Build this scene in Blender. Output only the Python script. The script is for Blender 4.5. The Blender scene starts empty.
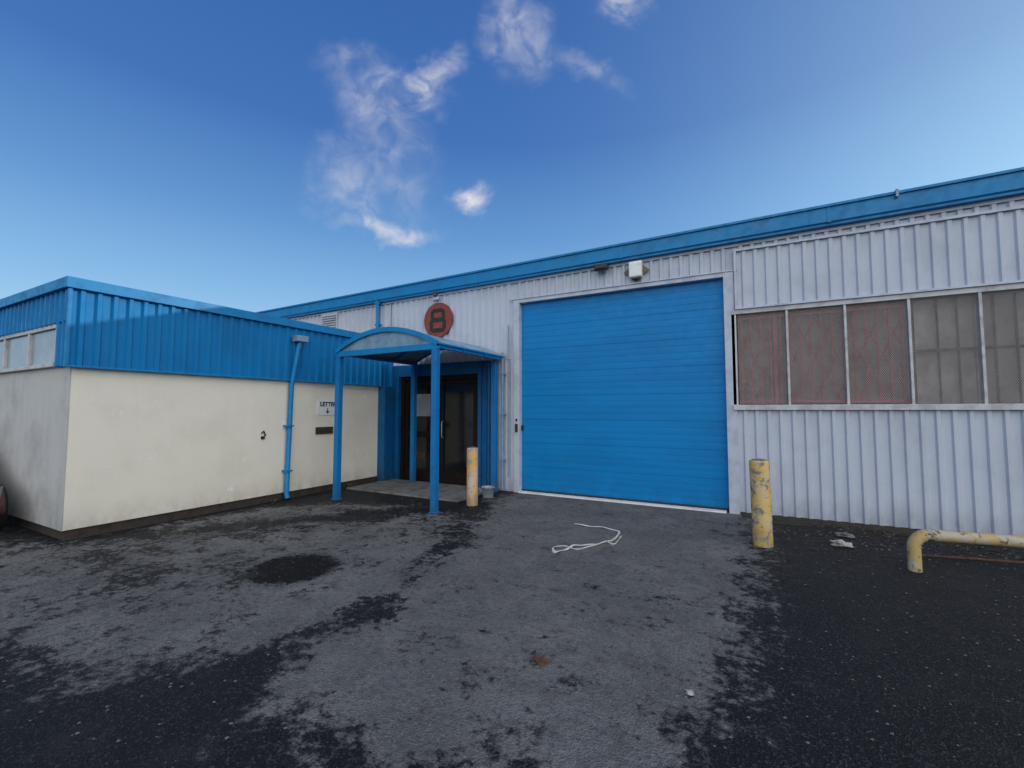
import bpy, math, random
from mathutils import Vector, Matrix, noise
random.seed(4)
R = math.radians
scene = bpy.context.scene
col = scene.collection
scene.view_settings.view_transform = 'Standard'
scene.view_settings.look = 'None'
scene.view_settings.exposure = 0

# ------------------------------------------------------------------ camera
F, YAW, PIT, CH = 447.0, R(28.4), R(3.33), 1.6
cd = bpy.data.cameras.new('camera'); cam = bpy.data.objects.new('camera', cd); col.objects.link(cam)
cam.location = (0, 0, CH); cam.rotation_euler = (R(90) + PIT, 0, YAW)
cd.sensor_width = 36; cd.lens = 36 * F / 1024; cd.clip_start = 0.05; cd.clip_end = 5000
scene.camera = cam
RM = Matrix.Rotation(YAW, 3, 'Z') @ Matrix.Rotation(R(90) + PIT, 3, 'X')
def ray(px, py): return RM @ Vector(((px - 512) / F, (384 - py) / F, -1))
def g(px, py, z=0.0):
    d = ray(px, py); s = (z - CH) / d.z
    return Vector((d.x * s, d.y * s, z))

# ------------------------------------------------------------------ materials
def nd(nt, typ, **kw):
    n = nt.nodes.new(typ)
    for k, v in kw.items(): setattr(n, k, v)
    return n
def mixc(nt, fac, a, b, mode='MIX'):
    m = nd(nt, 'ShaderNodeMix', data_type='RGBA', blend_type=mode)
    for sock, val in ((m.inputs[0], fac), (m.inputs[6], a), (m.inputs[7], b)):
        if isinstance(val, bpy.types.NodeSocket): nt.links.new(val, sock)
        elif isinstance(val, (int, float)): sock.default_value = val
        else: sock.default_value = (*val, 1)
    return m.outputs[2]
def mth(nt, op, a, b=None, c=None, clamp=False):
    m = nd(nt, 'ShaderNodeMath', operation=op, use_clamp=clamp)
    for i, v in enumerate((a, b, c)):
        if v is None: continue
        if isinstance(v, bpy.types.NodeSocket): nt.links.new(v, m.inputs[i])
        else: m.inputs[i].default_value = v
    return m.outputs[0]
def ramp(nt, val, a, b, lo=0.0, hi=1.0):
    m = nd(nt, 'ShaderNodeMapRange', interpolation_type='SMOOTHSTEP')
    nt.links.new(val, m.inputs[0])
    m.inputs[1].default_value = a; m.inputs[2].default_value = b
    m.inputs[3].default_value = lo; m.inputs[4].default_value = hi
    return m.outputs[0]
def wpos(nt, scale=(1, 1, 1)):
    geo = nd(nt, 'ShaderNodeNewGeometry')
    if scale == (1, 1, 1): return geo.outputs['Position']
    v = nd(nt, 'ShaderNodeVectorMath', operation='MULTIPLY')
    nt.links.new(geo.outputs['Position'], v.inputs[0]); v.inputs[1].default_value = scale
    return v.outputs[0]
def noi(nt, scale, detail=6, rough=.6, stretch=(1, 1, 1), dist=0.0):
    n = nd(nt, 'ShaderNodeTexNoise'); n.inputs['Scale'].default_value = scale
    n.inputs['Detail'].default_value = detail; n.inputs['Roughness'].default_value = rough
    n.inputs['Distortion'].default_value = dist
    nt.links.new(wpos(nt, stretch), n.inputs['Vector'])
    return n.outputs['Fac']
def M(name, c, c2=None, lo=.42, hi=.68, scale=3, stretch=(1, 1, 1), rough=.6, metal=0, bump=0, bscale=60,
      streak=None, streak_amt=.5, grime=None, spec=None, chips=None):
    m = bpy.data.materials.new(name); m.use_nodes = True; nt = m.node_tree
    b = nt.nodes['Principled BSDF']
    b.inputs['Roughness'].default_value = rough; b.inputs['Metallic'].default_value = metal
    if spec is not None: b.inputs['Specular IOR Level'].default_value = spec
    out = mixc(nt, 0.0, c, c)
    if c2 is not None: out = mixc(nt, ramp(nt, noi(nt, scale, 7, .65, stretch), lo, hi), out, c2)
    if streak is not None:
        f = ramp(nt, noi(nt, 1, 6, .7, (9, 9, .7)), .48, .75, 0, streak_amt)
        out = mixc(nt, f, out, streak)
    if grime is not None:                       # (z0, z1, colour, amount): dirt thinning upwards from z0
        z0, z1, gc, ga = grime
        sep = nd(nt, 'ShaderNodeSeparateXYZ'); nt.links.new(wpos(nt), sep.inputs[0])
        h = ramp(nt, sep.outputs[2], z0, z1, 1, 0)
        n = ramp(nt, noi(nt, 5, 7, .7, (1, 1, .6)), .3, .7, .15, 1)
        out = mixc(nt, mth(nt, 'MULTIPLY', mth(nt, 'MULTIPLY', h, n), ga), out, gc)
    if chips is not None:                       # (colour, lo, hi, scale)
        out = mixc(nt, ramp(nt, noi(nt, chips[3], 8, .75), chips[1], chips[2]), out, chips[0])
    nt.links.new(out, b.inputs['Base Color'])
    if rough > .3:
        nt.links.new(ramp(nt, noi(nt, 8, 3, .6), .3, .7, max(0, rough - .12), min(1, rough + .12)), b.inputs['Roughness'])
    if bump:
        bp = nd(nt, 'ShaderNodeBump'); bp.inputs['Strength'].default_value = bump; bp.inputs['Distance'].default_value = .01
        nt.links.new(noi(nt, bscale, 5, .6), bp.inputs['Height']); nt.links.new(bp.outputs[0], b.inputs['Normal'])
    return m

mt = {}
mt['blue_clad'] = M('blue cladding', (.002, .18, .45), (.005, .145, .37), scale=1.2, rough=.5, spec=.2, streak=(.02, .16, .32), streak_amt=.3)
mt['blue_trim'] = M('blue trim paint', (.004, .205, .47), (.012, .165, .38), scale=4, rough=.45, spec=.3, chips=((.08, .18, .28), .66, .70, 9))
mt['blue_post'] = M('blue post paint', (.004, .165, .44), (.012, .13, .34), scale=6, rough=.42, spec=.3, chips=((.08, .08, .09), .64, .68, 14), grime=(0, .5, (.03, .06, .1), .7))
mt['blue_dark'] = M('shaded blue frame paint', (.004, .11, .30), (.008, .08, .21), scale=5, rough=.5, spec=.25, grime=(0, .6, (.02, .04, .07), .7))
mt['blue_door'] = M('blue shutter paint', (.001, .205, .52), (.002, .175, .45), scale=1.0, stretch=(.5, 1, 2), rough=.42, spec=.22, streak=(.006, .16, .40), streak_amt=.3, grime=(0, .6, (.01, .11, .25), .6))
mt['siding'] = M('silver grey cladding', (.50, .54, .625), (.44, .475, .55), scale=1.5, rough=.5, spec=.35, streak=(.36, .375, .42), streak_amt=.22, grime=(0, .40, (.22, .23, .25), .65))
mt['siding_trim'] = M('pale flashing', (.48, .52, .61), (.38, .41, .49), scale=4, rough=.5, chips=((.16, .12, .10), .70, .73, 10))
mt['render'] = M('cream render', (.80, .745, .63), (.74, .685, .575), scale=1.1, rough=.9, bump=.3, bscale=45, streak=(.62, .57, .48), streak_amt=.14, grime=(.05, .5, (.32, .28, .22), .55), chips=((.86, .82, .73), .62, .66, 2.5))
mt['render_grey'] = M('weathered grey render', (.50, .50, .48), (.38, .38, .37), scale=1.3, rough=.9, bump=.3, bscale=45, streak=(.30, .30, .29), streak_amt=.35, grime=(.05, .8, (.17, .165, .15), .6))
mt['plinth'] = M('old brick plinth', (.05, .035, .03), (.02, .02, .02), scale=9, rough=.9, bump=.6, bscale=30)
mt['concrete'] = M('concrete', (.17, .17, .165), (.08, .08, .08), scale=5, rough=.9, bump=.4, bscale=50)
mt['white_frame'] = M('dull white frame', (.52, .53, .55), (.36, .35, .36), scale=6, rough=.55, chips=((.12, .09, .07), .68, .72, 12))
mt['white_plastic'] = M('white plastic', (.80, .80, .79), (.66, .66, .65), scale=6, rough=.5)
mt['black'] = M('black plastic', (.015, .015, .017), rough=.5)
mt['brown'] = M('dark brown timber', (.014, .008, .007), (.008, .006, .006), scale=9, stretch=(3, 3, .6), rough=.5, spec=.2)
mt['glass'] = M('dark glass', (.007, .008, .009), (.020, .020, .022), scale=1.6, rough=.08, spec=.45)
mt['annex_glass'] = M('grey glass', (.22, .25, .27), (.32, .35, .37), scale=2, rough=.2, spec=.8)
mt['dusty'] = M('dusty brown glass', (.17, .115, .11), (.27, .20, .19), lo=.40, hi=.66, scale=1.2, stretch=(1, 1, .6), rough=.5, spec=.2)
mt['dusty_glare'] = M('dusty glass with painted reflections', (.20, .165, .16), (.42, .38, .37), lo=.42, hi=.62, scale=1.0, stretch=(1.3, 1, .8), rough=.5, spec=.2)  # pale blotches put bright reflections into the dusty pane colour
mt['galv'] = M('galvanised wire', (.44, .415, .41), (.34, .31, .30), scale=5, rough=.55)
mt['red_gate'] = M('faded red steel', (.34, .035, .04), (.24, .045, .05), scale=8, rough=.6)
mt['yellow'] = M('worn yellow paint', (.62, .40, .09), (.56, .44, .24), lo=.40, hi=.6, scale=5, rough=.65, bump=.2, bscale=40, chips=((.19, .18, .17), .525, .57, 8), grime=(0, .35, (.12, .09, .055), .8))
mt['orange'] = M('worn orange yellow paint', (.66, .36, .10), (.62, .46, .32), lo=.40, hi=.6, scale=5, rough=.65, bump=.2, bscale=40, chips=((.30, .28, .27), .53, .58, 9), grime=(0, .3, (.12, .07, .04), .8))
mt['capdirt'] = M('concrete fill', (.20, .15, .11), (.10, .08, .06), scale=12, rough=.9, bump=.4)
mt['hoop'] = M('peeling tan yellow paint', (.46, .32, .12), (.42, .38, .29), lo=.44, hi=.56, scale=7, rough=.6, bump=.25, bscale=40, chips=((.12, .075, .05), .545, .59, 9))
mt['rust'] = M('rusty red enamel', (.22, .035, .028), (.36, .12, .06), lo=.48, hi=.62, scale=8, rough=.65, chips=((.07, .026, .022), .53, .60, 8))
mt['rust_dark'] = M('black lettering', (.012, .010, .013), (.035, .016, .015), scale=9, rough=.6)
mt['grey_pipe'] = M('grey blue pipe', (.22, .30, .40), (.16, .22, .30), scale=6, rough=.5)
mt['sheet'] = M('clouded canopy sheet', (.20, .33, .43), (.11, .20, .28), scale=4, rough=.4)
mt['roof'] = M('grey roof sheet', (.10, .11, .12), (.06, .065, .07), scale=1, rough=.7)
mt['ink'] = M('black ink', (.02, .02, .025), rough=.7)
mt['brass'] = M('brown letter plate', (.055, .03, .018), (.10, .06, .035), scale=12, rough=.4)
mt['strap'] = M('dirty white strap', (.62, .62, .60), (.36, .36, .35), scale=14, rough=.8)
mt['litter'] = M('crumpled paper', (.42, .40, .37), (.16, .14, .12), scale=14, rough=.8)
mt['leaf'] = M('dead leaves', (.10, .052, .024), (.04, .025, .014), scale=25, rough=.9)
mt['stone'] = M('grit', (.14, .135, .13), (.05, .05, .05), scale=20, rough=.9)
mt['weed'] = M('weed green', (.05, .09, .02), (.03, .05, .015), scale=15, rough=.7)
mt['moss'] = M('wet soil and moss', (.022, .020, .016), (.03, .038, .016), scale=6, rough=.9, bump=.8, bscale=40)
mt['car'] = M('dark red car paint', (.07, .006, .010), (.05, .006, .008), rough=.35, spec=.4)
mt['rubber'] = M('tyre rubber', (.018, .018, .018), rough=.85)
mt['alloy'] = M('wheel metal', (.35, .35, .36), rough=.35, metal=.7)
mt['lens'] = M('lamp glass', (.10, .10, .11), rough=.15, spec=.8)

# ------------------------------------------------------------------ mesh helpers
origin = {}
class MB:
    def __init__(s): s.v = []; s.f = []; s.sm = []
    def add(s, vs, fs, smooth=False):
        o = len(s.v); s.v += [Vector(p) for p in vs]
        for f in fs: s.f.append([i + o for i in f]); s.sm.append(smooth)
        return s
    def box(s, x0, x1, y0, y1, z0, z1):
        return s.add([(x0,y0,z0),(x1,y0,z0),(x1,y1,z0),(x0,y1,z0),(x0,y0,z1),(x1,y0,z1),(x1,y1,z1),(x0,y1,z1)],
              [(0,3,2,1),(4,5,6,7),(0,1,5,4),(1,2,6,5),(2,3,7,6),(3,0,4,7)])
    def prism_x(s, prof, x0, x1, smooth=False, dz=lambda x: 0):     # prof: closed list of (y,z)
        n = len(prof)
        vs = [(x0, y, z + dz(x0)) for y, z in prof] + [(x1, y, z + dz(x1)) for y, z in prof]
        fs = [(i, (i+1) % n, n + (i+1) % n, n + i) for i in range(n)]
        return s.add(vs, fs + [tuple(range(n-1, -1, -1)), tuple(range(n, 2*n))], smooth)
    def tube(s, pts, r, n=12, closed=False, smooth=True, flat=1.0):
        pts = [Vector(p) for p in pts]; rings = []; N = len(pts); up0 = None
        for i, p in enumerate(pts):
            a = pts[i-1] if (i > 0 or closed) else p
            b = pts[(i+1) % N] if (i < N-1 or closed) else p
            t = (b - a).normalized()
            ref = Vector((0, 0, 1)) if abs(t.z) < .95 else Vector((1, 0, 0))
            if up0 is None: x = t.cross(ref).normalized()
            else: x = (up0 - t * up0.dot(t)).normalized()
            up0 = x; y = t.cross(x).normalized()
            rr = r[i] if isinstance(r, (list, tuple)) else r
            rings.append([p + x * rr * math.cos(2*math.pi*k/n) + y * rr * flat * math.sin(2*math.pi*k/n) for k in range(n)])
        vs = [q for rg in rings for q in rg]; fs = []
        for i in range(N if closed else N-1):
            j = (i+1) % N
            for k in range(n): fs.append((i*n+k, i*n+(k+1) % n, j*n+(k+1) % n, j*n+k))
        s.add(vs, fs, smooth)
        if not closed:
            s.add(rings[0], [tuple(range(n-1, -1, -1))]); s.add(rings[-1], [tuple(range(n))])
        return s
    def lathe(s, prof, c, n=28, smooth=True):                        # prof (r,z)
        vs = []; fs = []
        for r, z in prof:
            for k in range(n): vs.append((c[0]+r*math.cos(2*math.pi*k/n), c[1]+r*math.sin(2*math.pi*k/n), c[2]+z))
        for i in range(len(prof)-1):
            for k in range(n): fs.append((i*n+k, i*n+(k+1)%n, (i+1)*n+(k+1)%n, (i+1)*n+k))
        s.add(vs, fs, smooth)
        m = len(prof)-1
        return s.add(vs[m*n:], [tuple(range(n))])
    def quadstrip(s, a, b, w, nrm=(0, -1, 0), th=.003):              # flat bar from a to b
        a = Vector(a); b = Vector(b); n = Vector(nrm); t = (b-a).normalized(); x = t.cross(n).normalized()*w/2; n = n*th
        vs = [a-x, a+x, b+x, b-x, a-x+n, a+x+n, b+x+n, b-x+n]
        return s.add(vs, [(0,1,2,3),(7,6,5,4),(0,4,5,1),(1,5,6,2),(2,6,7,3),(3,7,4,0)])
    def build(s, name, mat, parent=None, bevel=0):
        me = bpy.data.meshes.new(name)
        if parent is not None: L = origin[parent.name]
        else:
            xs = [p.x for p in s.v]; ys = [p.y for p in s.v]
            L = Vector(((min(xs)+max(xs))/2, (min(ys)+max(ys))/2, min(p.z for p in s.v)))
        me.from_pydata([p - L for p in s.v], [], s.f)
        me.polygons.foreach_set('use_smooth', s.sm)
        me.materials.append(mt[mat] if isinstance(mat, str) else mat); me.update()
        o = bpy.data.objects.new(name, me); col.objects.link(o)
        if parent is not None: o.parent = parent
        else: o.location = L
        origin[o.name] = L
        if bevel:
            b = o.modifiers.new('bevel', 'BEVEL'); b.width = bevel; b.segments = 2; b.limit_method = 'ANGLE'
        return o
def tag(o, label=None, cat=None, group=None, kind=None):
    if label: o['label'] = label
    if cat: o['category'] = cat
    if group: o['group'] = group
    if kind: o['kind'] = kind
    return o
def thing(name, loc, label, cat, group=None):
    e = bpy.data.objects.new(name, None); col.objects.link(e); e.location = loc; e.empty_display_size = .1
    origin[e.name] = Vector(loc); tag(e, label, cat, group); return e

SEQ = ((.0, 0), (.50, 0), (.62, 1), (.88, 1))
def ribs_x(mb, x0, x1, z0, z1, y, pitch=.16, depth=.030):            # cladding sheet facing -Y
    pr = []; x = x0
    while x < x1:
        for fr, d in SEQ:
            xx = x + fr*pitch
            if xx <= x1: pr.append((xx, y - d*depth))
        x += pitch
    pr.append((x1, pr[-1][1]))
    vs = [(a, b, z0) for a, b in pr] + [(a, b, z1) for a, b in pr]; n = len(pr)
    mb.add(vs, [(i, i+1, n+i+1, n+i) for i in range(n-1)])
def ribs_y(mb, y0, y1, z0, z1, x, pitch=.16, depth=.030):            # facing +X
    pr = []; y = y0
    while y < y1:
        for fr, d in SEQ:
            if y + fr*pitch <= y1: pr.append((x + d*depth, y + fr*pitch))
        y += pitch
    pr.append((pr[-1][0], y1))
    vs = [(a, b, z0) for a, b in pr] + [(a, b, z1) for a, b in pr]; n = len(pr)
    mb.add(vs, [(i, i+1, n+i+1, n+i) for i in range(n-1)])

# ------------------------------------------------------------------ ground
D = 7.83
poly = [(-.05,8.2),(0.0,4.6),(-.05,3.6),(-.2,2.8),(-.6,2.1),(-1.3,1.6),(-2.0,1.55),(-2.7,1.8),(-3.6,1.2),(-4.9,.9),(-7.5,.8),(-12,1.0),(-12,2.2),(-7.4,2.2),(-7.25,4.6),(-6.3,5.6),(-4.6,6.2),(-4.0,8.2)]
def sdf(x, y):
    ins = False; d = 1e9; n = len(poly)
    for i in range(n):
        ax, ay = poly[i]; bx, by = poly[(i+1) % n]
        ex, ey = bx-ax, by-ay; t = max(0, min(1, ((x-ax)*ex+(y-ay)*ey)/(ex*ex+ey*ey)))
        d = min(d, math.hypot(x-ax-ex*t, y-ay-ey*t))
        if (ay > y) != (by > y) and x < (bx-ax)*(y-ay)/(by-ay)+ax: ins = not ins
    return d if ins else -d
def segd(x, y, a, b):
    ex, ey = b[0]-a[0], b[1]-a[1]; t = max(0, min(1, ((x-a[0])*ex+(y-a[1])*ey)/(ex*ex+ey*ey)))
    return math.hypot(x-a[0]-ex*t, y-a[1]-ey*t)
streaks = [((-4.1,6.6),(-3.2,4.3),.26,.26),((-3.2,4.3),(-2.75,2.7),.2,.24),((-2.75,2.7),(-2.9,1.2),.22,.30),((-7.2,2.6),(-5.3,5.0),.30,.24),((-5.3,5.0),(-4.3,6.2),.4,.34),((-6.5,2.2),(-4.9,2.1),.2,.2)]
def dry(x, y):
    f = .5 + max(-.45, min(.26, sdf(x, y)*.8))
    for a, b, w, k in streaks: f -= k*math.exp(-(segd(x, y, a, b)/w)**2)
    f -= .13*max(0, min(1, (-3.2 - x)/1.2))
    f += .10*noise.fractal(Vector((x*.9, y*.9, 3.1)), 1.0, 2.0, 4)
    for cx, cy, r in ((-.55,2.15,.22),(-.72,1.95,.15)): f += .35*math.exp(-((x-cx)**2+(y-cy)**2)/r**2)
    return max(0, min(1, f))
xs = [-1500,-500,-150,-50,-22] + [-15 + .1*i for i in range(221)] + [9,14,30,80,300,1500]
ys = [-1500,-500,-120,-30,-8] + [-3 + .1*i for i in range(115)] + [9,14,40,120,500,1500]
vs = [(x, y, 0) for y in ys for x in xs]; nx = len(xs)
fs = [(j*nx+i, j*nx+i+1, (j+1)*nx+i+1, (j+1)*nx+i) for j in range(len(ys)-1) for i in range(nx-1)]
me = bpy.data.meshes.new('ground'); me.from_pydata(vs, [], fs)
at = me.attributes.new('dry', 'FLOAT', 'POINT')
at.data.foreach_set('value', [dry(x, y) if -16 < x < 8 and -4 < y < 9 else .2 for x, y, _ in vs])
oil = me.attributes.new('oil', 'FLOAT', 'POINT'); oc = g(295, 568)
oil.data.foreach_set('value', [max(0, 1 - math.hypot((x-oc.x), (y-oc.y))/.66) if abs(x) < 20 else 0 for x, y, _ in vs])
m = bpy.data.materials.new('worn asphalt'); m.use_nodes = True; nt = m.node_tree; b = nt.nodes['Principled BSDF']
a1 = nd(nt, 'ShaderNodeAttribute', attribute_name='dry').outputs['Fac']; a2 = nd(nt, 'ShaderNodeAttribute', attribute_name='oil').outputs['Fac']
n1 = noi(nt, 3.6, 10, .72, dist=.2); n2 = noi(nt, 15, 8, .75)
s = mth(nt, 'ADD', a1, mth(nt, 'MULTIPLY', mth(nt, 'SUBTRACT', n1, .5), 1.6))
s = mth(nt, 'ADD', s, mth(nt, 'MULTIPLY', mth(nt, 'SUBTRACT', n2, .5), 1.5))
mask = ramp(nt, s, .40, .66)
vor = nd(nt, 'ShaderNodeTexVoronoi'); vor.inputs['Scale'].default_value = 95; nt.links.new(wpos(nt), vor.inputs['Vector'])
vsep = nd(nt, 'ShaderNodeSeparateColor'); nt.links.new(vor.outputs['Color'], vsep.inputs[0])
dark = mixc(nt, ramp(nt, vsep.outputs[0], .78, 1.0), (.008, .0085, .0095), (.046, .046, .045))
dark = mixc(nt, ramp(nt, n1, .48, .72), dark, (.021, .021, .021))
light = mixc(nt, ramp(nt, noi(nt, 1.2, 8, .65), .35, .7), (.130, .128, .124), (.200, .195, .186))
light = mixc(nt, ramp(nt, vsep.outputs[1], .5, 1.0, 0, .45), light, (.075, .074, .072))
light = mixc(nt, ramp(nt, vsep.outputs[2], .82, 1.0, 0, .45), light, (.29, .28, .265))
light = mixc(nt, ramp(nt, noi(nt, 22, 6, .75), .48, .64, 0, .52), light, (.062, .061, .060))
light = mixc(nt, ramp(nt, noi(nt, 6, 6, .65), .5, .64, 0, .45), light, (.085, .084, .082))
c = mixc(nt, mask, dark, light)
o2 = ramp(nt, mth(nt, 'ADD', a2, mth(nt, 'ADD', mth(nt, 'MULTIPLY', mth(nt, 'SUBTRACT', n2, .5), 1.1), mth(nt, 'MULTIPLY', mth(nt, 'SUBTRACT', n1, .5), .9))), .28, .42)
c = mixc(nt, o2, c, (.006, .006, .0065))
vor2 = nd(nt, 'ShaderNodeTexVoronoi'); vor2.inputs['Scale'].default_value = 7; nt.links.new(wpos(nt), vor2.inputs['Vector'])
c = mixc(nt, ramp(nt, vor2.outputs['Distance'], .03, .055, .8, 0), c, (.28, .23, .17))
nt.links.new(c, b.inputs['Base Color'])
nt.links.new(ramp(nt, mask, 0, 1, .62, .9), b.inputs['Roughness']); b.inputs['Specular IOR Level'].default_value = .22
bp = nd(nt, 'ShaderNodeBump'); bp.inputs['Strength'].default_value = .8; bp.inputs['Distance'].default_value = .010
hh = mth(nt, 'ADD', mth(nt, 'MULTIPLY', vor.outputs['Distance'], 1.0), mth(nt, 'MULTIPLY', noi(nt, 22, 6, .7), 1.5))
hh = mth(nt, 'ADD', hh, mth(nt, 'MULTIPLY', mask, .5))
nt.links.new(hh, bp.inputs['Height']); nt.links.new(bp.outputs[0], b.inputs['Normal'])
me.materials.append(m)
ground = bpy.data.objects.new('ground', me); col.objects.link(ground); tag(ground, kind='structure')

# ------------------------------------------------------------------ main unit
unit = thing('industrial_unit', (-1, D, 0), 'pale corrugated industrial unit with blue roof edge and blue roller door', 'building')
mb = MB().box(-14, 22, 8.12, 30, 0, 4.3); mb.build('wall_core', 'roof', unit)
mb = MB(); mb.prism_x([(7.72, 4.30), (18.8, 5.6), (30, 4.3)], -14, 22); mb.build('roof', 'roof', unit)
w = MB(); OL = -4.05
ribs_x(w, -14, -7.46, 2.9, 4.32, D)
ribs_x(w, -7.46, OL-.12, 2.62, 4.32, D)
ribs_x(w, -4.80, OL-.12, .04, 2.62, D, .155)
ribs_x(w, OL-.12, -.24, 3.79, 4.32, D)
ribs_x(w, -.24, 4.2, .035, 1.60, D)
ribs_x(w, -.24, 4.2, 4.14, 4.32, D)
ribs_x(w, 4.2, 22, .035, 4.32, D)
for a in ((-14, -7.46, 2.9, 4.3), (-7.46, OL-.12, 2.62, 4.3), (-4.80, OL-.12, 0, 2.62), (OL-.12, -.24, 3.79, 4.3), (-.24, 4.2, 0, 1.6), (-.24, 4.2, 3.16, 4.3), (4.2, 22, 0, 4.3)):
    w.box(a[0], a[1], D + .004, 8.13, a[2], a[3])
w.build('cladding', 'siding', unit)
dz = lambda x: .0113*x
f = MB()
f.prism_x([(7.86,4.24),(7.70,4.24),(7.70,4.27),(7.67,4.29),(7.67,4.50),(7.64,4.50),(7.64,4.535),(7.86,4.535)], -14, 22, dz=dz)
for x in (-11, -8, -5, -2, 1, 4, 7): f.prism_x([(7.66,4.275),(7.664,4.50),(7.70,4.5),(7.7,4.275)], x, x+.05, dz=dz)
f.build('roof_fascia', 'blue_trim', unit)
f = MB(); f.prism_x([(7.80,4.19),(7.788,4.19),(7.788,4.238),(7.80,4.238)], -14, 22, dz=dz); f.build('closure_strip', 'siding_trim', unit)
f = MB(); xb = 1.76; f.box(xb, xb+.03, 7.61, 7.66, 4.47, 4.57); f.build('gutter_bracket', 'grey_pipe', unit)
f = MB()
f.box(OL-.13, OL, 7.785, 8.12, 0, 3.80); f.box(-.38, -.23, 7.785, 8.12, 0, 3.80); f.box(OL, -.38, 7.79, 8.12, 3.725, 3.80)
f.box(OL-.2, -.17, 7.77, 7.80, 3.795, 3.815)
f.build('door_flashing', 'siding_trim', unit, .004)
pr = []; z = .05; k = 0; yb = 7.90
while z < 3.72:
    if k % 4 == 3: pr += [(yb, z), (yb, z+.100), (yb+.006, z+.103), (yb+.006, z+.110), (yb, z+.113)]
    else: pr += [(yb, z), (yb-.001, z+.05), (yb, z+.105), (yb+.003, z+.108), (yb+.003, z+.111), (yb, z+.113)]
    z += .1145; k += 1
pr = [(y, min(z, 3.73)) for y, z in pr]
n = len(pr); d = MB(); d.add([(OL, y, z) for y, z in pr] + [(-.38, y, z) for y, z in pr], [(i, n+i, n+i+1, i+1) for i in range(n-1)])
rd = d.build('roller_door', 'blue_door', unit); tag(rd, 'bright blue ribbed roller door, closed')
d = MB().box(OL+.01, -.39, 7.87, 7.93, .012, .055); d.build('bottom_rail', 'black', rd)
d = MB().box(-3.9, -.42, 7.74, 7.86, .004, .028).box(OL, -3.9, 7.73, 7.85, .004, .032); d.build('door_sill', 'white_plastic', unit)
d = MB().box(OL+.01, OL+.04, 7.86, 7.90, 1.20, 1.30)
d.build('door_latch', 'black', rd)
d = MB().box(-4.13, -4.08, 7.75, 7.785, 1.17, 1.33).box(-4.12, -4.09, 7.755, 7.785, 1.38, 1.43); d.build('control_box', 'black', unit, .006)
# window band
wf = MB(); x0, x1 = -.24, 4.0
wf.box(x0-.04, x1+.2, 7.755, 8.12, 1.60, 1.68); wf.box(x0-.04, x1+.2, 7.775, 8.12, 3.10, 3.17)
wf.box(x0-.04, x0+.03, 7.785, 8.12, 1.68, 3.10); wf.box(x1+.14, x1+.2, 7.785, 8.12, 1.68, 3.10)
win = wf.build('window', 'white_frame', unit, .004)
mx = [.469, 1.175, 1.875, 2.575, 3.28]
for x in mx:
    b_ = MB().box(x-.015, x+.015, 7.785, 7.90, 1.681, 3.099)
    for z in [1.8 + .16*i for i in range(8)]: b_.box(x-.012, x+.012, 7.775, 7.786, z, z+.024)
    b_.build('mullion', 'white_frame', win)
edges = [x0+.03] + mx + [x1+.14]
for i in range(len(edges)-1):
    MB().box(edges[i]+.005, edges[i+1]-.005, 8.02, 8.03, 1.681, 3.099).build('pane', 'dusty' if i < 3 else 'dusty_glare', win)
def clipseg(a, b, xa, xb, za, zb):
    t0, t1 = 0, 1; dx, dzz = b[0]-a[0], b[1]-a[1]
    for p, q in ((-dx, a[0]-xa), (dx, xb-a[0]), (-dzz, a[1]-za), (dzz, zb-a[1])):
        if abs(p) < 1e-9:
            if q < 0: return None
            continue
        t = q/p
        if p < 0: t0 = max(t0, t)
        else: t1 = min(t1, t)
    if t1 - t0 < 1e-3: return None
    return (a[0]+dx*t0, a[1]+dzz*t0), (a[0]+dx*t1, a[1]+dzz*t1)
def lattice(mb, xa, xb, za, zb, y, sp, w, slope):
    H = zb-za; run = H/slope; x = xa - run
    while x < xb + run:
        for (p, q) in (((x, za), (x+run, zb)), ((x, zb), (x+run, za))):
            c_ = clipseg(p, q, xa, xb, za, zb)
            if c_: mb.quadstrip((c_[0][0], y, c_[0][1]), (c_[1][0], y, c_[1][1]), w, th=.0015)
        x += sp
for i in range(len(edges)-1):
    mb = MB(); lattice(mb, edges[i]+.018, edges[i+1]-.018, 1.69, 3.09, 7.82, .021, .0034, 1.7)
    mb.build('mesh_grille', 'galv', win)
mb = MB(); lattice(mb, x0+.05, 1.85, 1.75, 3.02, 7.93, .26, .022, 2.2)
x = x0+.10
while x < 1.85: mb.box(x-.009, x+.009, 7.885, 7.925, 1.70, 3.08); x += .13
mb.box(x0+.04, 1.85, 7.88, 7.93, 3.02, 3.05); mb.box(x0+.04, 1.85, 7.88, 7.93, 1.72, 1.75); mb.box(.29, .34, 7.875, 7.93, 1.69, 3.09)
mb.build('folding_gate', 'red_gate', win)
mb = MB()
for x in (1.95,2.2,2.4,2.75,2.95,3.15,3.5,3.7): mb.box(x-.010, x+.010, 7.96, 7.985, 1.69, 3.09)
mb.box(1.9, x1+.1, 7.95, 7.96, 2.38, 2.42)
mb.build('window_bars', 'brown', win)
# cladding panel over the window
mb = MB(); ribs_x(mb, -.20, 4.16, 3.19, 4.09, 7.795, .16, .028); mb.box(-.2, 4.16, 7.80, 7.835, 3.18, 4.12)
pn = mb.build('over_panel', 'siding', unit)
mb = MB().box(-.22, 4.18, 7.745, 7.80, 4.095, 4.13).box(-.22, -.185, 7.747, 7.80, 3.18, 4.094).box(-.22, 4.18, 7.745, 7.80, 3.172, 3.20)
mb.build('panel_trim', 'siding_trim', pn)
MB().box(-.23, 22, 7.80, 7.829, .0, .035).build('base_strip', 'plinth', unit)
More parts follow.
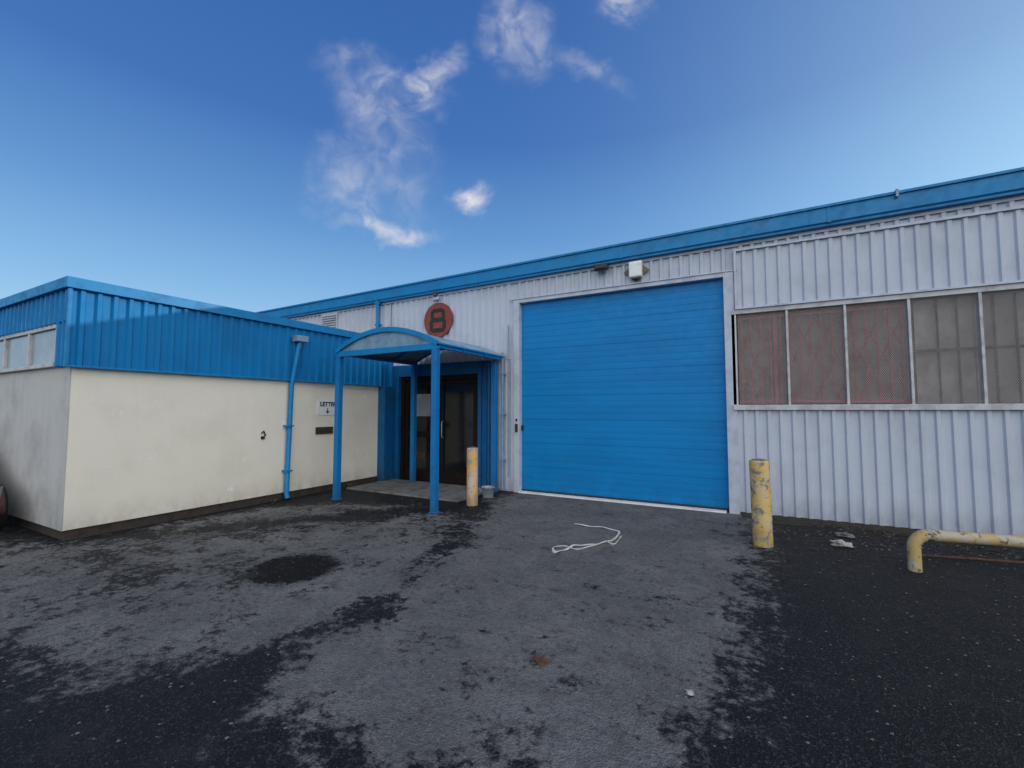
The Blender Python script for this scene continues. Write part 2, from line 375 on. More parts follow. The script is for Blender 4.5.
# entrance frontage
e = MB()
e.box(-7.44, -7.18, 7.80, 8.12, 0, 2.62); e.box(-5.02, -4.80, 7.80, 8.12, 0, 2.62); e.box(-7.18, -5.02, 7.80, 8.12, 2.36, 2.62)
e.box(-5.0, -4.92, 7.76, 7.80, 0, 2.60)
e.tube([(-4.70,7.72,2.6),(-4.70,7.72,.02)], .035, 12)
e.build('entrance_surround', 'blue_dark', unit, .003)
dr = MB()
for a in ((-7.18,-7.08,0,2.36),(-5.10,-5.02,0,2.36),(-6.16,-6.08,0,2.36),(-7.08,-6.16,2.26,2.36),(-6.08,-5.10,2.26,2.36)): dr.box(a[0], a[1], 7.88, 8.0, a[2], a[3])
door = dr.build('entrance_door', 'brown', unit, .004)
for (xa, xb, rails) in ((-7.07, -6.17, (.02, 1.0)), (-6.07, -5.11, (.02,))):
    L = MB(); L.box(xa, xa+.09, 7.905, 7.965, .02, 2.25).box(xb-.09, xb, 7.905, 7.965, .02, 2.25).box(xa+.09, xb-.09, 7.905, 7.965, 2.14, 2.25).box(xa+.09, xb-.09, 7.905, 7.965, .02, .26)
    if len(rails) > 1: L.box(xa+.09, xb-.09, 7.905, 7.965, 1.0, 1.12)
    L.build('door_leaf', 'brown', door, .003)
    if len(rails) > 1:
        MB().box(xa+.085, xb-.085, 7.94, 7.95, .255, 1.005).build('pane', 'glass', door)
        MB().box(xa+.085, xb-.085, 7.94, 7.95, 1.115, 2.145).build('pane', 'glass', door)
    else: MB().box(xa+.085, xb-.085, 7.94, 7.95, .255, 2.145).build('pane', 'glass', door)
MB().tube([(-6.25,7.905,1.0),(-6.25,7.86,1.0),(-6.25,7.86,1.35),(-6.25,7.905,1.35)], .011, 8).build('handle', 'galv', door)
MB().tube([(-5.99,7.905,1.0),(-5.99,7.86,1.0),(-5.99,7.86,1.35),(-5.99,7.905,1.35)], .011, 8).build('handle', 'galv', door)
MB().box(-6.86, -6.36, 7.928, 7.936, 1.46, 1.96).build('pane_patch', 'annex_glass', door)  # pale rectangle paints a bright area seen in the door glass
MB().box(-6.86, -6.5, 7.928, 7.936, .50, .66).build('pane_patch', 'brass', door)
# vent louvre
v = MB(); vx, vz = -9.54, 3.86
v.box(vx-.30, vx+.30, 7.765, 7.79, vz-.24, vz+.24)
vent = v.build('louvre_vent', 'siding_trim', unit)
v = MB()
for i in range(7): v.prism_x([(7.765, vz-.20+i*.06), (7.73, vz-.22+i*.06), (7.725, vz-.215+i*.06), (7.765, vz-.185+i*.06)], vx-.26, vx+.26)
v.build('louvre_blade', 'white_frame', vent)
p = MB().tube([(-7.80,7.72,4.22),(-7.80,7.73,3.1)], .045, 12).box(-7.87,-7.73,7.68,7.785,4.10,4.18).box(-7.87,-7.73,7.70,7.785,3.6,3.64)
tag(p.build('downpipe', 'blue_trim', unit), 'blue downpipe dropping from the roof edge onto the annexe roof')
p = MB().tube([(-4.39,7.72,2.75),(-4.39,7.72,.05)], .028, 10).tube([(-4.27,7.75,3.3),(-4.27,7.75,.3)], .014, 8)
for z in (.6, 1.5, 2.3): p.box(-4.44,-4.34,7.685,7.79,z,z+.03)
tag(p.build('conduit', 'grey_pipe', unit), 'thin grey blue pipes between porch and roller door')

# ------------------------------------------------------------------ entrance slab and soil (setting)
s_ = MB().box(-7.3, -4.55, 6.45, 7.80, 0, .035); tag(s_.build('entrance_slab', 'concrete', None, .01), kind='structure')
s_ = MB(); N = 60
vs = []
for i in range(N+1):
    x = -.2 + i*(8.0/N); w_ = .30 + .22*noise.noise(Vector((x*1.3, 0, 0))) + .15*noise.noise(Vector((x*4, 5, 0)))
    vs += [(x, 7.79, .03), (x, 7.79-w_*.5, .02 + .012*noise.noise(Vector((x*6, 1, 0)))), (x, 7.79-w_, .003)]
s_.add(vs, [(3*i+k, 3*i+k+1, 3*i+k+4, 3*i+k+3) for i in range(N) for k in (0, 1)], True)
tag(s_.build('soil_verge', 'moss'), kind='structure')

# ------------------------------------------------------------------ porch canopy
cn = thing('porch_canopy', (-5.5, 6.7, 0), 'blue steel porch canopy with curved roof over the dark entrance doors', 'canopy')
XL, XR, YF = -6.61, -4.42, 5.63
for (x, y) in ((XL, YF), (XR, YF), (XR-.12, 7.66), (XL, 7.66)):
    q = MB().box(x-.05, x+.05, y-.05, y+.05, 0, 2.58).box(x-.07, x+.07, y-.07, y+.07, 0, .02)
    q.build('post', 'blue_post', cn, .006)
def arc(x):  t = (x-(XL+XR)/2)/((XR-XL)/2+.05); return 2.66 + .31*(1-t*t)
xsA = [XL-.05 + (XR-XL+.10)*i/20 for i in range(21)]
def band(mb, y0, y1, lo, hi):
    vs = []
    for x in xsA: vs += [(x,y0,arc(x)+lo),(x,y1,arc(x)+lo),(x,y1,arc(x)+hi),(x,y0,arc(x)+hi)]
    fs = []
    for i in range(20):
        a = 4*i; c_ = a+4
        fs += [(a,c_,c_+1,a+1),(a+1,c_+1,c_+2,a+2),(a+2,c_+2,c_+3,a+3),(a+3,c_+3,c_,a)]
    fs += [(0,1,2,3),(83,82,81,80)]
    mb.add(vs, fs)
q = MB(); band(q, YF-.06, YF+.02, -.045, .035); q.build('front_arch', 'blue_trim', cn)
for y in (6.35, 7.05, 7.72):
    q = MB(); band(q, y-.02, y+.02, -.05, -.006); q.build('rear_arch', 'blue_post', cn)
q = MB().box(XL-.05, XR+.05, YF-.04, YF+.04, 2.56, 2.66); q.build('front_beam', 'blue_trim', cn, .005)
for xx in (XR, XL): MB().box(xx-.03, xx+.03, YF+.05, 7.76, 2.59, 2.645).build('side_beam', 'blue_post', cn, .005)
q = MB(); vs = []
for x in xsA[1:-1]: vs += [(x, YF-.01, 2.64), (x, YF-.01, arc(x)-.03)]
q.add(vs, [(2*i, 2*i+2, 2*i+3, 2*i+1) for i in range(18)]); tp = q.build('front_panel', 'sheet', cn)
q = MB(); band(q, YF+.02, 7.76, -.004, .014); q.build('roof_sheet', 'sheet', cn)
for xx in (XR+.04, XL-.04): MB().prism_x([(YF-.02,2.645),(7.76,2.645),(7.76,2.675),(YF-.02,2.675)], xx-.02, xx+.02).build('edge_gutter', 'blue_trim', cn, .005)

# ------------------------------------------------------------------ annexe
AX, AY = -7.44, 2.265
an = thing('flat_roofed_annexe', (-11, 5, 0), 'cream rendered annexe with ribbed blue band and flat roof left of the porch', 'building')
MB().box(-17, AX, AY, 7.82, .13, 2.2).build('wall', 'render', an)
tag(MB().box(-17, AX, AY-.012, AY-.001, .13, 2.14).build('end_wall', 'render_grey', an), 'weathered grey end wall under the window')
MB().box(-17, AX-.03, AY+.03, 7.80, 0, .13).build('plinth', 'plinth', an)
MB().box(-17, AX-.02, AY+.03, 7.80, 2.2, 3.14).build('roof', 'roof', an)
q = MB(); ribs_y(q, AY-.08, 7.78, 2.15, 3.11, AX+.055, .165, .032)
ribs_x(q, -17, AX+.07, 2.70, 3.11, AY-.055, .165, .032)
ribs_x(q, -7.80, AX+.07, 2.15, 2.70, AY-.055, .165, .032)
q.box(AX+.0, AX+.054, AY-.05, 7.78, 2.14, 3.12); q.box(-17, AX, AY-.05, AY-.001, 2.71, 3.12); q.box(-7.80, AX, AY-.05, AY-.001, 2.141, 2.709)
q.build('blue_band', 'blue_clad', an)
q = MB().box(AX+.03, AX+.13, AY-.13, 7.78, 3.10, 3.235).box(-17, AX+.03, AY-.13, AY-.03, 3.102, 3.233)
q.box(AX+.03, AX+.10, AY-.10, 7.78, 2.125, 2.15); q.box(AX+.06, AX+.10, AY-.10, AY-.06, 2.15, 3.10)
q.build('edge_trim', 'blue_trim', an, .006)
wf = MB().box(-11.7, -7.80, AY-.055, AY+.05, 2.65, 2.70).box(-11.7, -7.80, AY-.075, AY+.05, 2.15, 2.20).box(-7.85, -7.80, AY-.05, AY+.05, 2.20, 2.65)
for x in (-8.8, -9.78, -10.75, -11.7): wf.box(x-.03, x+.03, AY-.05, AY+.05, 2.20, 2.65)
wn = wf.build('window', 'white_frame', an, .003)
for a in ((-8.77,-7.85),(-9.75,-8.83),(-10.72,-9.81),(-11.67,-10.78)): MB().box(a[0], a[1], AY-.02, AY-.014, 2.20, 2.65).build('pane', 'annex_glass', wn)
q = MB().tube([(AX+.17,5.30,2.84),(AX+.16,5.27,2.7),(AX+.08,5.24,2.2),(AX+.07,5.22,2.05),(AX+.07,5.18,.12),(AX+.11,5.18,.03)], .043, 12)
for z in (.5, 1.3): q.box(AX, AX+.13, 5.12, 5.25, z, z+.03)
dp = q.build('downpipe', 'blue_trim', an); tag(dp, 'blue downpipe on the cream wall with square hopper')
MB().box(AX+.09, AX+.26, 5.19, 5.41, 2.84, 2.95).build('hopper', 'grey_pipe', dp, .01)
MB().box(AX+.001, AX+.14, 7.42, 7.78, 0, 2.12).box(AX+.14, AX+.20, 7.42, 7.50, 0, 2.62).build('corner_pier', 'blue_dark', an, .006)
q = MB().tube([(AX+.02,4.72,1.20),(AX+.03,4.75,1.24),(AX+.02,4.79,1.17),(AX+.03,4.74,1.12)], .012, 6).box(AX, AX+.02, 4.72, 4.78, 1.1, 1.15)
q.build('wall_bracket', 'rust_dark', an)

# ------------------------------------------------------------------ signs and wall fittings
def textmesh(body, size, name, mat, parent, mtx, ext=.001):
    cu = bpy.data.curves.new(name, 'FONT'); cu.body = body; cu.size = size; cu.align_x = 'CENTER'; cu.align_y = 'CENTER'; cu.extrude = ext; cu.offset = .004*size/.1
    to = bpy.data.objects.new(name, cu); col.objects.link(to); bpy.context.view_layer.update()
    me = bpy.data.meshes.new_from_object(to.evaluated_get(bpy.context.evaluated_depsgraph_get()))
    bpy.data.objects.remove(to); me.transform(Matrix.Translation(-origin[parent.name]) @ mtx)
    me.materials.clear(); me.materials.append(mt[mat]); o = bpy.data.objects.new(name, me); col.objects.link(o); o.parent = parent; return o
ls = thing('wall_sign', (AX, 6.0, 1.50), 'white sign with black letters and a down arrow on the cream wall', 'sign')
MB().box(AX+.001, AX+.012, 5.83, 6.36, 1.50, 1.79).build('sign_board', 'white_plastic', ls)
rotX = Matrix(((0,0,1,AX+.014),(1,0,0,6.10),(0,1,0,1.71),(0,0,0,1)))
textmesh('LETTERS', .115, 'lettering', 'ink', ls, rotX)
MB().quadstrip((AX+.013,6.06,1.64),(AX+.013,6.06,1.57),.018,(1,0,0)).add([(AX+.015,6.015,1.58),(AX+.015,6.105,1.58),(AX+.015,6.06,1.525)], [(0,1,2)]).build('arrow', 'ink', ls)
lb = thing('letter_plate', (AX, 6.0, 1.13), 'narrow brown letter plate below the white sign on the cream wall', 'letter box')
MB().box(AX+.001, AX+.02, 5.80, 6.20, 1.13, 1.27).build('plate', 'brass', lb, .004)
MB().box(AX+.02, AX+.026, 5.87, 6.13, 1.18, 1.225).build('flap', 'plinth', lb, .002)
sx, sz, sr = -6.04, 3.57, .385
nb = thing('number_sign', (sx, D-.04, sz-sr), 'round rusty red sign with a black 8 above the porch', 'sign')
def discY(mb, c, r, y0, y1, r_in=0, n=40):
    vs = []
    for k in range(n):
        a = 2*math.pi*k/n; ca, sa = math.cos(a), math.sin(a)
        vs += [(c[0]+r*ca,y0,c[1]+r*sa),(c[0]+r*ca,y1,c[1]+r*sa),(c[0]+r_in*ca,y0,c[1]+r_in*sa)]
    fs = []
    for k in range(n):
        a = 3*k; b_ = 3*((k+1) % n); fs += [(a,b_,b_+1,a+1),(a,a+2,b_+2,b_)]
    mb.add(vs, fs)
q = MB(); discY(q, (sx,sz), sr, 7.755, 7.79); q.build('disc', 'rust', nb)
def ringrect(mb, cx, cz, w_, h_, th, y, cut):
    def oct_(w2, h2, c): return [(-w2+c,-h2),(w2-c,-h2),(w2,-h2+c),(w2,h2-c),(w2-c,h2),(-w2+c,h2),(-w2,h2-c),(-w2,-h2+c)]
    o = oct_(w_/2, h_/2, cut); i_ = oct_(w_/2-th, h_/2-th, cut*.25)
    vs = [(cx+a,y,cz+b_) for a,b_ in o]+[(cx+a,y,cz+b_) for a,b_ in i_]+[(cx+a,y+.006,cz+b_) for a,b_ in o]
    mb.add(vs, [(k,(k+1)%8,8+(k+1)%8,8+k) for k in range(8)]+[(k,16+k,16+(k+1)%8,(k+1)%8) for k in range(8)])
q = MB(); ringrect(q, sx, sz+.110, .38, .28, .080, 7.748, .065); ringrect(q, sx, sz-.11, .44, .32, .088, 7.7465, .072); q.build('numeral', 'rust_dark', nb)
lm = thing('bulkhead_lamp', (-6.08, D-.1, 4.0), 'small grey wall lamp directly above the round number sign', 'lamp')
MB().box(-6.15,-6.01,7.72,7.785,4.01,4.09).build('housing', 'siding_trim', lm, .015)
MB().lathe([(.03,0),(.05,.02),(.05,.04),(.03,.05)], (-6.08,7.70,4.09), 16).build('lamp_cap', 'rust', lm)
fl = thing('flood_light', (-2.33, 7.7, 4.1), 'small black floodlight under the roof edge left of the white box', 'lamp')
MB().prism_x([(7.60,4.10),(7.66,4.08),(7.74,4.16),(7.72,4.20),(7.62,4.20)], -2.45, -2.21).build('housing', 'black', fl, .008)
MB().tube([(-2.33,7.74,4.15),(-2.33,7.80,4.15)], .02, 8).build('bracket', 'black', fl)
MB().prism_x([(7.595,4.115),(7.610,4.19),(7.604,4.19),(7.589,4.115)], -2.43, -2.23).build('lamp_glass', 'glass', fl)
dx_ = -1.74
ab = thing('alarm_box', (dx_, 7.78, 3.9), 'white alarm box on a dark diamond plate above the roller door', 'alarm')
MB().add([(dx_-.22,7.770,4.02),(dx_,7.770,3.84),(dx_+.22,7.770,4.02),(dx_,7.770,4.20),(dx_-.22,7.785,4.02),(dx_,7.785,3.84),(dx_+.22,7.785,4.02),(dx_,7.785,4.20)], [(3,2,1,0),(4,5,6,7),(0,1,5,4),(1,2,6,5),(2,3,7,6),(3,0,4,7)]).build('back_plate', 'capdirt', ab)
MB().prism_x([(7.769,3.89),(7.70,3.89),(7.68,3.91),(7.68,4.14),(7.71,4.18),(7.769,4.18)], dx_-.11, dx_+.11).build('cover', 'white_plastic', ab, .012)
MB().box(dx_-.07,dx_+.07,7.70,7.765,3.865,3.89).build('sounder', 'black', ab)

# ------------------------------------------------------------------ bollards, hoop
def bollard(x, y, h, r, mat, label, lean):
    t = thing('bollard', (x, y, 0), label, 'bollard', 'worn yellow bollards in front of the building')
    n = 32; zs = [0, .1, .25, .4, .55, .7, .82, h-.04, h-.012, h]; a = MB()
    a.lathe([(r*(1 if z < h-.03 else (.97 if z < h-.005 else .9))*(1+.012*noise.noise(Vector((z*5, x, y)))), z) for z in zs], (x,y,0), n); a.build('post', mat, t)
    a = MB().lathe([(r*.9,h-.002),(r*.6,h+.010),(r*.2,h+.016),(.003,h+.017)], (x,y,0), 32); a.build('cap', 'capdirt', t)
    t.rotation_euler = (R(lean[0]), R(lean[1]), 0); return t
bollard(-4.23, 6.41, .96, .095, 'orange', 'orange yellow bollard with grey scuffs beside the right front porch post', (0, 0))
bollard(.05, 6.17, 1.0, .108, 'yellow', 'thick chipped yellow bollard right of the roller door', (0, -.8))
pts = []; cx, cy = 1.37, 5.93; ex = Vector((1, .17, 0)).normalized(); rr = .13
base = Vector((cx, cy, 0))
pts.append(base); pts.append(base + Vector((0,0,.12))); pts.append(base + Vector((0,0,.36-rr)))
for k in range(1, 7):
    a = math.pi/2*k/6; pts.append(base + Vector((0,0,.36-rr)) + ex*(rr*(1-math.cos(a))) + Vector((0,0,rr*math.sin(a))))
end = base + ex*2.2
L2 = [end + Vector((0,0,.36-rr)) - ex*(rr*(1-math.cos(a))) + Vector((0,0,rr*math.sin(a))) for a in [math.pi/2*k/6 for k in range(6, 0, -1)]]
pts += [base + ex*(.4+.45*k) + Vector((0,0,.36)) for k in range(4)] + L2 + [end + Vector((0,0,.36-rr)), end]
hp = tag(MB().tube(pts, .056, 18).build('hoop_barrier', 'hoop'), 'low hoop barrier of thick pipe with peeling tan and yellow paint', 'barrier')

# ------------------------------------------------------------------ loose things
bk = g(488, 497)
pt = thing('plastic_tub', bk, 'small pale tub standing beside the orange yellow bollard', 'tub')
MB().lathe([(.10,0),(.12,.17),(.132,.175),(.132,.19),(.115,.19),(.11,.17),(.09,.03),(.002,.03)], bk, 24).build('tub', 'annex_glass', pt)
MB().tube([bk+Vector((.12*math.cos(a), .12*math.sin(a)*.2-.11, .17-.08*math.sin(a))) for a in [math.pi*k/10 for k in range(11)]], .005, 6).build('handle', 'galv', pt)
def strap(px, name, label, r=.015):
    q = [g(*p, .012) for p in px]; sm = []
    for i in range(len(q)-1):
        p0 = q[max(i-1,0)]; p1 = q[i]; p2 = q[i+1]; p3 = q[min(i+2,len(q)-1)]
        for t in [k/5 for k in range(5)]:
            sm.append(.5*((2*p1)+(p2-p0)*t+(2*p0-5*p1+4*p2-p3)*t*t+(3*p1-p0-3*p2+p3)*t**3))
    sm.append(q[-1])
    for i, p in enumerate(sm): p.z = .013 + .006*math.sin(i*.9)
    a = MB().tube(sm, [r*(.75+.5*abs(math.sin(i*.37))) for i in range(len(sm))], 8, flat=.35); tag(a.build(name, 'strap'), label, 'strap')
strap([(574,524),(590,526),(606,528),(619,532),(612,540),(600,543),(588,545),(576,545),(566,549),(556,552),(553,548),(562,546),(575,549),(590,547),(604,542),(614,544),(621,537)], 'strap', 'tangled dirty white strap lying on the asphalt before the roller door')
def crumple(c, r, name, mat, label, cat, seed):
    n = 10; m_ = 7; vs = []; fs = []
    for j in range(m_+1):
        th = math.pi*j/m_
        for i in range(n):
            ph = 2*math.pi*i/n; d = Vector((math.sin(th)*math.cos(ph), math.sin(th)*math.sin(ph), math.cos(th)))
            k = 1 + .9*noise.noise(d*1.7 + Vector((seed,0,0)))
            vs.append((c.x+d.x*r*1.4*k, c.y+d.y*r*k, max(.004, c.z + r*.35 + d.z*r*.5*k)))
    for j in range(m_):
        for i in range(n): fs.append((j*n+i, (j+1)*n+i, (j+1)*n+(i+1)%n, j*n+(i+1)%n))
    tag(MB().add(vs, fs).build(name, mat), label, cat)
crumple(g(840,546), .075, 'crumpled_paper', 'litter', 'crumpled pale rubbish on the ground between chipped bollard and hoop barrier', 'rubbish', 1)
crumple(g(845,537), .06, 'rubble_piece', 'concrete', 'grey rubble piece lying against the soil behind the crumpled rubbish', 'rubble', 7)
crumple(g(690,694), .02, 'pebble', 'litter', 'single pale pebble on the dark asphalt in the foreground', 'stone', 3)
crumple(g(540,662), .035, 'dirt_clod', 'leaf', 'flat brown clod on the grey asphalt in the foreground', 'dirt', 5)
a = Vector((1.55, 6.5, .02)); b2 = Vector((3.1, 6.75, .03))
tag(MB().tube([a, a.lerp(b2,.3)+Vector((0,.02,0)), a.lerp(b2,.6)+Vector((0,-.02,.01)), b2], [.010,.014,.016,.012], 8).build('fallen_stick', 'leaf'), 'brown stick lying on the ground behind the hoop barrier', 'stick')
lf = MB()
for i in range(2600):
    if random.random() < .75: x = random.uniform(.1, 5); y = 7.65 - abs(random.gauss(0, .75))
    else: x = random.uniform(-7, 4); y = random.uniform(1.2, 7.6)
    if y < 1: continue
    r = random.uniform(.006, .028 if x > 0 and y > 5.5 else .012); a = random.uniform(0, 6.28); z = .008 if y < 7.3 else .03
    c_, s2 = math.cos(a), math.sin(a); t = random.uniform(-.4,.4)*r
    lf.add([(x-r*c_, y-r*s2, z), (x+r*.5*s2, y-r*.5*c_, z+abs(t)+.003), (x+r*c_, y+r*s2, z+.002), (x-r*.5*s2, y+r*.5*c_, z+.006)], [(0,1,2,3)])
tag(lf.build('leaf_litter', 'leaf'), 'scattered dead leaves on the asphalt near the wall', 'leaves', kind='stuff')
gt = MB()
for i in range(2400):
    x = random.uniform(-7.3, 4); y = random.uniform(.9, 7.5); r = random.uniform(.003, .010); h = r*.8
    if i % 10 == 0: x = random.uniform(.2, 4); y = random.uniform(6.4, 7.6); r = random.uniform(.006, .018); h = r*.7
    gt.add([(x-r,y-r*.6,0.001),(x+r*.8,y-r,.001),(x+r,y+r,.001),(x-r*.7,y+r*.8,.001),(x+r*.1,y,h)], [(0,1,4),(1,2,4),(2,3,4),(3,0,4)])
tag(gt.build('loose_grit', 'stone'), 'fine loose grit scattered over the asphalt', 'grit', kind='stuff')
def weed(x, y, n, h, label):
    mb = MB()
    for i in range(n):
        a = random.uniform(0, 6.28); l = h*random.uniform(.5,1); w_ = .012
        p0 = Vector((x+random.uniform(-.05,.05), y+random.uniform(-.05,.05), 0)); d_ = Vector((math.cos(a), math.sin(a), 0)); s2 = Vector((-d_.y, d_.x, 0))*w_
        m1 = p0 + d_*l*.3 + Vector((0,0,l*.6)); t_ = p0 + d_*l*.8 + Vector((0,0,l*.7))
        mb.add([p0-s2*.4, p0+s2*.4, m1+s2, m1-s2, t_], [(0,1,2,3),(3,2,4)])
    tag(mb.build('weed', 'weed'), label, 'weed', 'small weeds at the foot of the annexe wall')
weed(-7.36, 6.6, 30, .14, 'green weed tuft at the foot of the cream wall behind the left porch post')
weed(-7.36, 4.95, 16, .08, 'low green weed by the foot of the blue downpipe on the cream wall')

# ------------------------------------------------------------------ parked car, mostly beyond the left edge
NX, CY = -8.24, 1.24
car = thing('parked_car', (NX-1.95, CY, 0), 'dark red car parked close to the annexe, only its bumper corner showing', 'car')
def loft(mb, secs, n=24, p=3.2):
    vs = []
    for (sx_, hw, zb, zt) in secs:
        for k in range(n):
            a = 2*math.pi*k/n; ca, sa = math.cos(a), math.sin(a)
            yy = math.copysign(abs(ca)**(2/p), ca)*hw; zz = math.copysign(abs(sa)**(2/p), sa)
            vs.append((NX-sx_, CY+yy, (zb+zt)/2 + zz*(zt-zb)/2))
    m_ = len(secs); fs = []
    for i in range(m_-1):
        for k in range(n): fs.append((i*n+k, i*n+(k+1)%n, (i+1)*n+(k+1)%n, (i+1)*n+k))
    fs += [tuple(range(n-1,-1,-1)), tuple(range((m_-1)*n, m_*n))]
    mb.add(vs, fs, True)
q = MB(); loft(q, [(0,.55,.30,.40),(.03,.68,.24,.44),(.12,.76,.20,.48),(.35,.81,.2,.66),(.9,.84,.18,.86),(1.2,.85,.18,.93),(2.8,.85,.18,.95),(3.5,.83,.22,.95),(3.8,.77,.28,.88),(3.9,.6,.4,.7)]); q.build('body', 'car', car)
q = MB(); loft(q, [(1.05,.68,.86,.92),(1.75,.62,.86,1.36),(1.95,.60,.86,1.40),(3.05,.58,.86,1.38),(3.6,.60,.86,1.0)]); q.build('windows', 'glass', car)
q = MB(); loft(q, [(1.75,.50,1.355,1.375),(1.95,.56,1.36,1.44),(3.05,.54,1.34,1.42),(3.2,.48,1.30,1.34)]); q.build('roof', 'car', car)
for wx in (.72, 3.18):
    for sy in (-1, 1):
        c0 = Vector((NX-wx, CY+sy*.76, .30))
        ty = MB().tube([c0-Vector((0,.10,0)), c0-Vector((0,.095,0)), c0+Vector((0,.095,0)), c0+Vector((0,.10,0))], [.27,.30,.30,.27], 28).build('wheel', 'rubber', car)
        MB().tube([c0+Vector((0,sy*.09,0)), c0+Vector((0,sy*.106,0))], [.19,.17], 20).build('rim', 'alloy', ty)
for sy in (-1, 1):
    q = MB(); q.add([(NX-.14,CY+sy*.50,.48),(NX-.18,CY+sy*.72,.49),(NX-.34,CY+sy*.78,.62),(NX-.26,CY+sy*.52,.62)], [(0,1,2,3) if sy > 0 else (3,2,1,0)]); q.build('headlight', 'lens', car)

# ------------------------------------------------------------------ sun and sky
EL, AZ = R(13), R(48)
sd = Vector((math.sin(AZ)*math.cos(EL), math.cos(AZ)*math.cos(EL), math.sin(EL)))
sl = bpy.data.lights.new('sun', 'SUN'); sl.energy = 2.5; sl.angle = R(.5); sl.color = (1, .9, .78)
so = bpy.data.objects.new('sun', sl); col.objects.link(so); so.rotation_euler = sd.to_track_quat('Z', 'Y').to_euler(); so.location = (10, 10, 20)
wd = bpy.data.worlds.new('World'); scene.world = wd; wd.use_nodes = True; nt = wd.node_tree
bg = nt.nodes['Background']; out = nt.nodes['World Output']
sky = nd(nt, 'ShaderNodeTexSky', sky_type='NISHITA'); sky.sun_disc = False; sky.sun_elevation = EL; sky.sun_rotation = AZ
sky.air_density = 1.0; sky.dust_density = .6; sky.ozone_density = 2.0
tc = nd(nt, 'ShaderNodeTexCoord').outputs['Generated']
def dot(v):
    n_ = nd(nt, 'ShaderNodeVectorMath', operation='DOT_PRODUCT'); nt.links.new(tc, n_.inputs[0]); n_.inputs[1].default_value = v; return n_.outputs['Value']
zz = dot((0,0,1))
cr = nd(nt, 'ShaderNodeValToRGB'); nt.links.new(zz, cr.inputs[0]); e_ = cr.color_ramp.elements
e_[0].position = 0.0; e_[0].color = (.46,.68,.86,1); e_[1].position = 1.0; e_[1].color = (.035,.11,.34,1)
for p_, c_ in ((.10,(.38,.61,.83,1)),(.22,(.23,.46,.75,1)),(.36,(.115,.29,.60,1)),(.52,(.048,.155,.45,1)),(.7,(.034,.122,.39,1))):
    k = e_.new(p_); k.color = c_
glow = mth(nt, 'POWER', mth(nt, 'MAXIMUM', dot(sd), 0.0), 4.0)
gcol = nd(nt, 'ShaderNodeVectorMath', operation='SCALE'); gcol.inputs[0].default_value = (.30,.40,.34); nt.links.new(glow, gcol.inputs['Scale'])
skn = nd(nt, 'ShaderNodeVectorMath', operation='SCALE'); nt.links.new(sky.outputs[0], skn.inputs[0]); skn.inputs['Scale'].default_value = .015
a_ = nd(nt, 'ShaderNodeVectorMath', operation='ADD'); nt.links.new(cr.outputs[0], a_.inputs[0]); nt.links.new(gcol.outputs[0], a_.inputs[1])
a2_ = nd(nt, 'ShaderNodeVectorMath', operation='ADD'); nt.links.new(a_.outputs[0], a2_.inputs[0]); nt.links.new(skn.outputs[0], a2_.inputs[1])
nt.links.new(a2_.outputs[0], bg.inputs[0]); bg.inputs[1].default_value = 1.0
Rv = RM @ Vector((1,0,0)); Uv = RM @ Vector((0,1,0)); Av = RM @ Vector((0,0,-1))   # fixed compass frame of the wispy clouds
da = dot(Av); dam = mth(nt, 'MAXIMUM', da, .05)
u = mth(nt, 'DIVIDE', dot(Rv), dam); v = mth(nt, 'DIVIDE', dot(Uv), dam)
cb = nd(nt, 'ShaderNodeCombineXYZ'); nt.links.new(u, cb.inputs[0]); nt.links.new(v, cb.inputs[1])
wn_ = nd(nt, 'ShaderNodeTexNoise'); wn_.inputs['Scale'].default_value = 9; wn_.inputs['Detail'].default_value = 6; wn_.inputs['Roughness'].default_value = .58; nt.links.new(cb.outputs[0], wn_.inputs['Vector'])
off = nd(nt, 'ShaderNodeVectorMath', operation='MULTIPLY_ADD'); nt.links.new(wn_.outputs['Color'], off.inputs[0]); off.inputs[1].default_value = (.14,.14,0)
s3 = nd(nt, 'ShaderNodeVectorMath', operation='SUBTRACT'); nt.links.new(cb.outputs[0], s3.inputs[0]); s3.inputs[1].default_value = (.07,.07,0)
nt.links.new(s3.outputs[0], off.inputs[2]); P = off.outputs[0]
tot = None
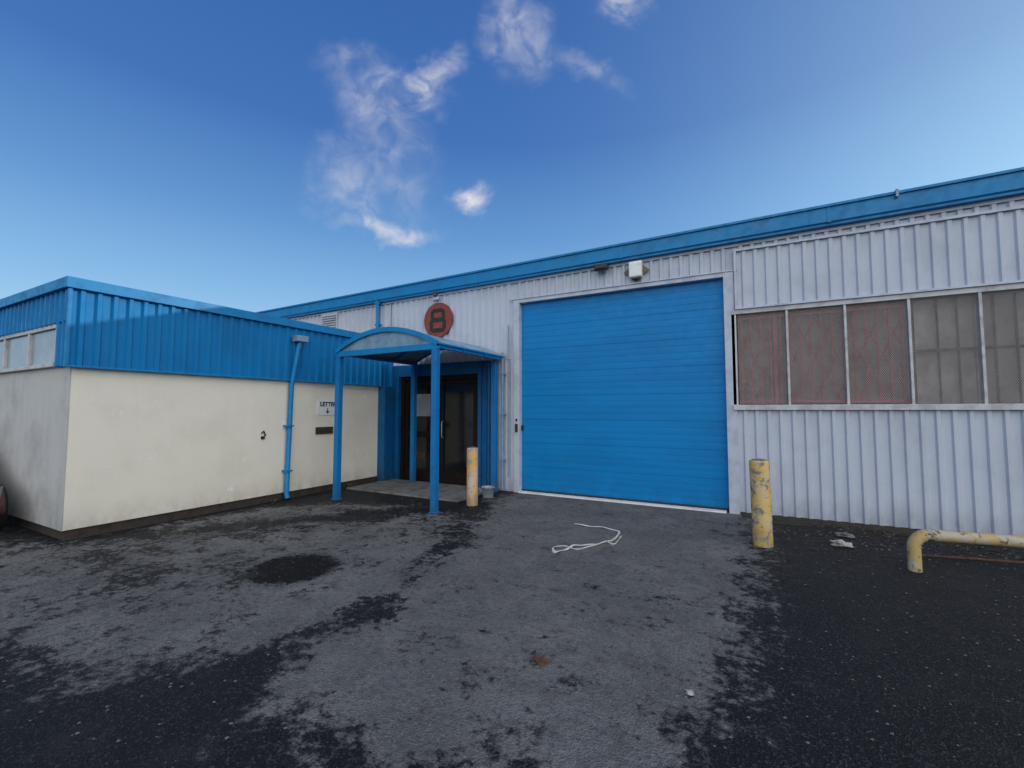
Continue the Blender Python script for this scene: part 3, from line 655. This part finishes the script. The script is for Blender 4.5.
for (px, py, rx, ry, rot, k) in ((424,84,30,11,35,.75),(395,92,32,15,-10,.52),(368,95,24,24,0,.34),(385,135,26,42,20,.26),(345,180,22,24,20,.33),(362,205,16,22,0,.28),(388,227,32,8,-4,.70),(398,185,22,30,20,.20),(473,197,12,8,0,.85),(516,28,20,30,15,.42),(536,55,12,22,0,.34),(620,6,20,11,0,.5),(588,68,28,9,-20,.26),(350,62,20,12,0,.22)):
    s4 = nd(nt, 'ShaderNodeVectorMath', operation='SUBTRACT'); nt.links.new(P, s4.inputs[0]); s4.inputs[1].default_value = ((px-512)/F, (384-py)/F, 0)
    mp = nd(nt, 'ShaderNodeVectorRotate', rotation_type='Z_AXIS'); nt.links.new(s4.outputs[0], mp.inputs['Vector']); mp.inputs['Angle'].default_value = R(-rot)
    ml = nd(nt, 'ShaderNodeVectorMath', operation='MULTIPLY'); nt.links.new(mp.outputs[0], ml.inputs[0]); ml.inputs[1].default_value = (F/rx, F/ry, 0)
    ln = nd(nt, 'ShaderNodeVectorMath', operation='LENGTH'); nt.links.new(ml.outputs[0], ln.inputs[0])
    fld = ramp(nt, ln.outputs['Value'], 0, 2.2, k, 0)
    tot = fld if tot is None else mth(nt, 'MAXIMUM', tot, fld)
cn_ = nd(nt, 'ShaderNodeTexNoise'); cn_.inputs['Scale'].default_value = 14; cn_.inputs['Detail'].default_value = 8; cn_.inputs['Roughness'].default_value = .55; cn_.inputs['Distortion'].default_value = .9
nt.links.new(cb.outputs[0], cn_.inputs['Vector'])
cm = mth(nt, 'MULTIPLY', tot, ramp(nt, cn_.outputs['Fac'], .28, .74, .15, 1.35), clamp=True)
cm = mth(nt, 'MULTIPLY', cm, ramp(nt, da, .1, .3))
bg2 = nd(nt, 'ShaderNodeBackground'); bg2.inputs[0].default_value = (.78, .76, .80, 1); bg2.inputs[1].default_value = 1.0
mx_ = nd(nt, 'ShaderNodeMixShader'); nt.links.new(cm, mx_.inputs[0]); nt.links.new(bg.outputs[0], mx_.inputs[1]); nt.links.new(bg2.outputs[0], mx_.inputs[2])
# unseen bright cloud added opposite the building to light its shaded front
cn2 = nd(nt, 'ShaderNodeTexNoise'); cn2.inputs['Scale'].default_value = 2.6; cn2.inputs['Detail'].default_value = 5; nt.links.new(tc, cn2.inputs['Vector'])
cloud_fill = mth(nt, 'MULTIPLY', ramp(nt, dot((.72, -.69, 0)), .08, .50), ramp(nt, cn2.outputs['Fac'], .35, .6, .45, 1))
cloud_fill = mth(nt, 'MULTIPLY', cloud_fill, ramp(nt, zz, .0, .12))
bg3 = nd(nt, 'ShaderNodeBackground'); bg3.inputs[0].default_value = (.97, .97, .96, 1); bg3.inputs[1].default_value = 2.1
mx3 = nd(nt, 'ShaderNodeMixShader'); nt.links.new(cloud_fill, mx3.inputs[0]); nt.links.new(mx_.outputs[0], mx3.inputs[1]); nt.links.new(bg3.outputs[0], mx3.inputs[2])
nt.links.new(mx3.outputs[0], out.inputs[0])
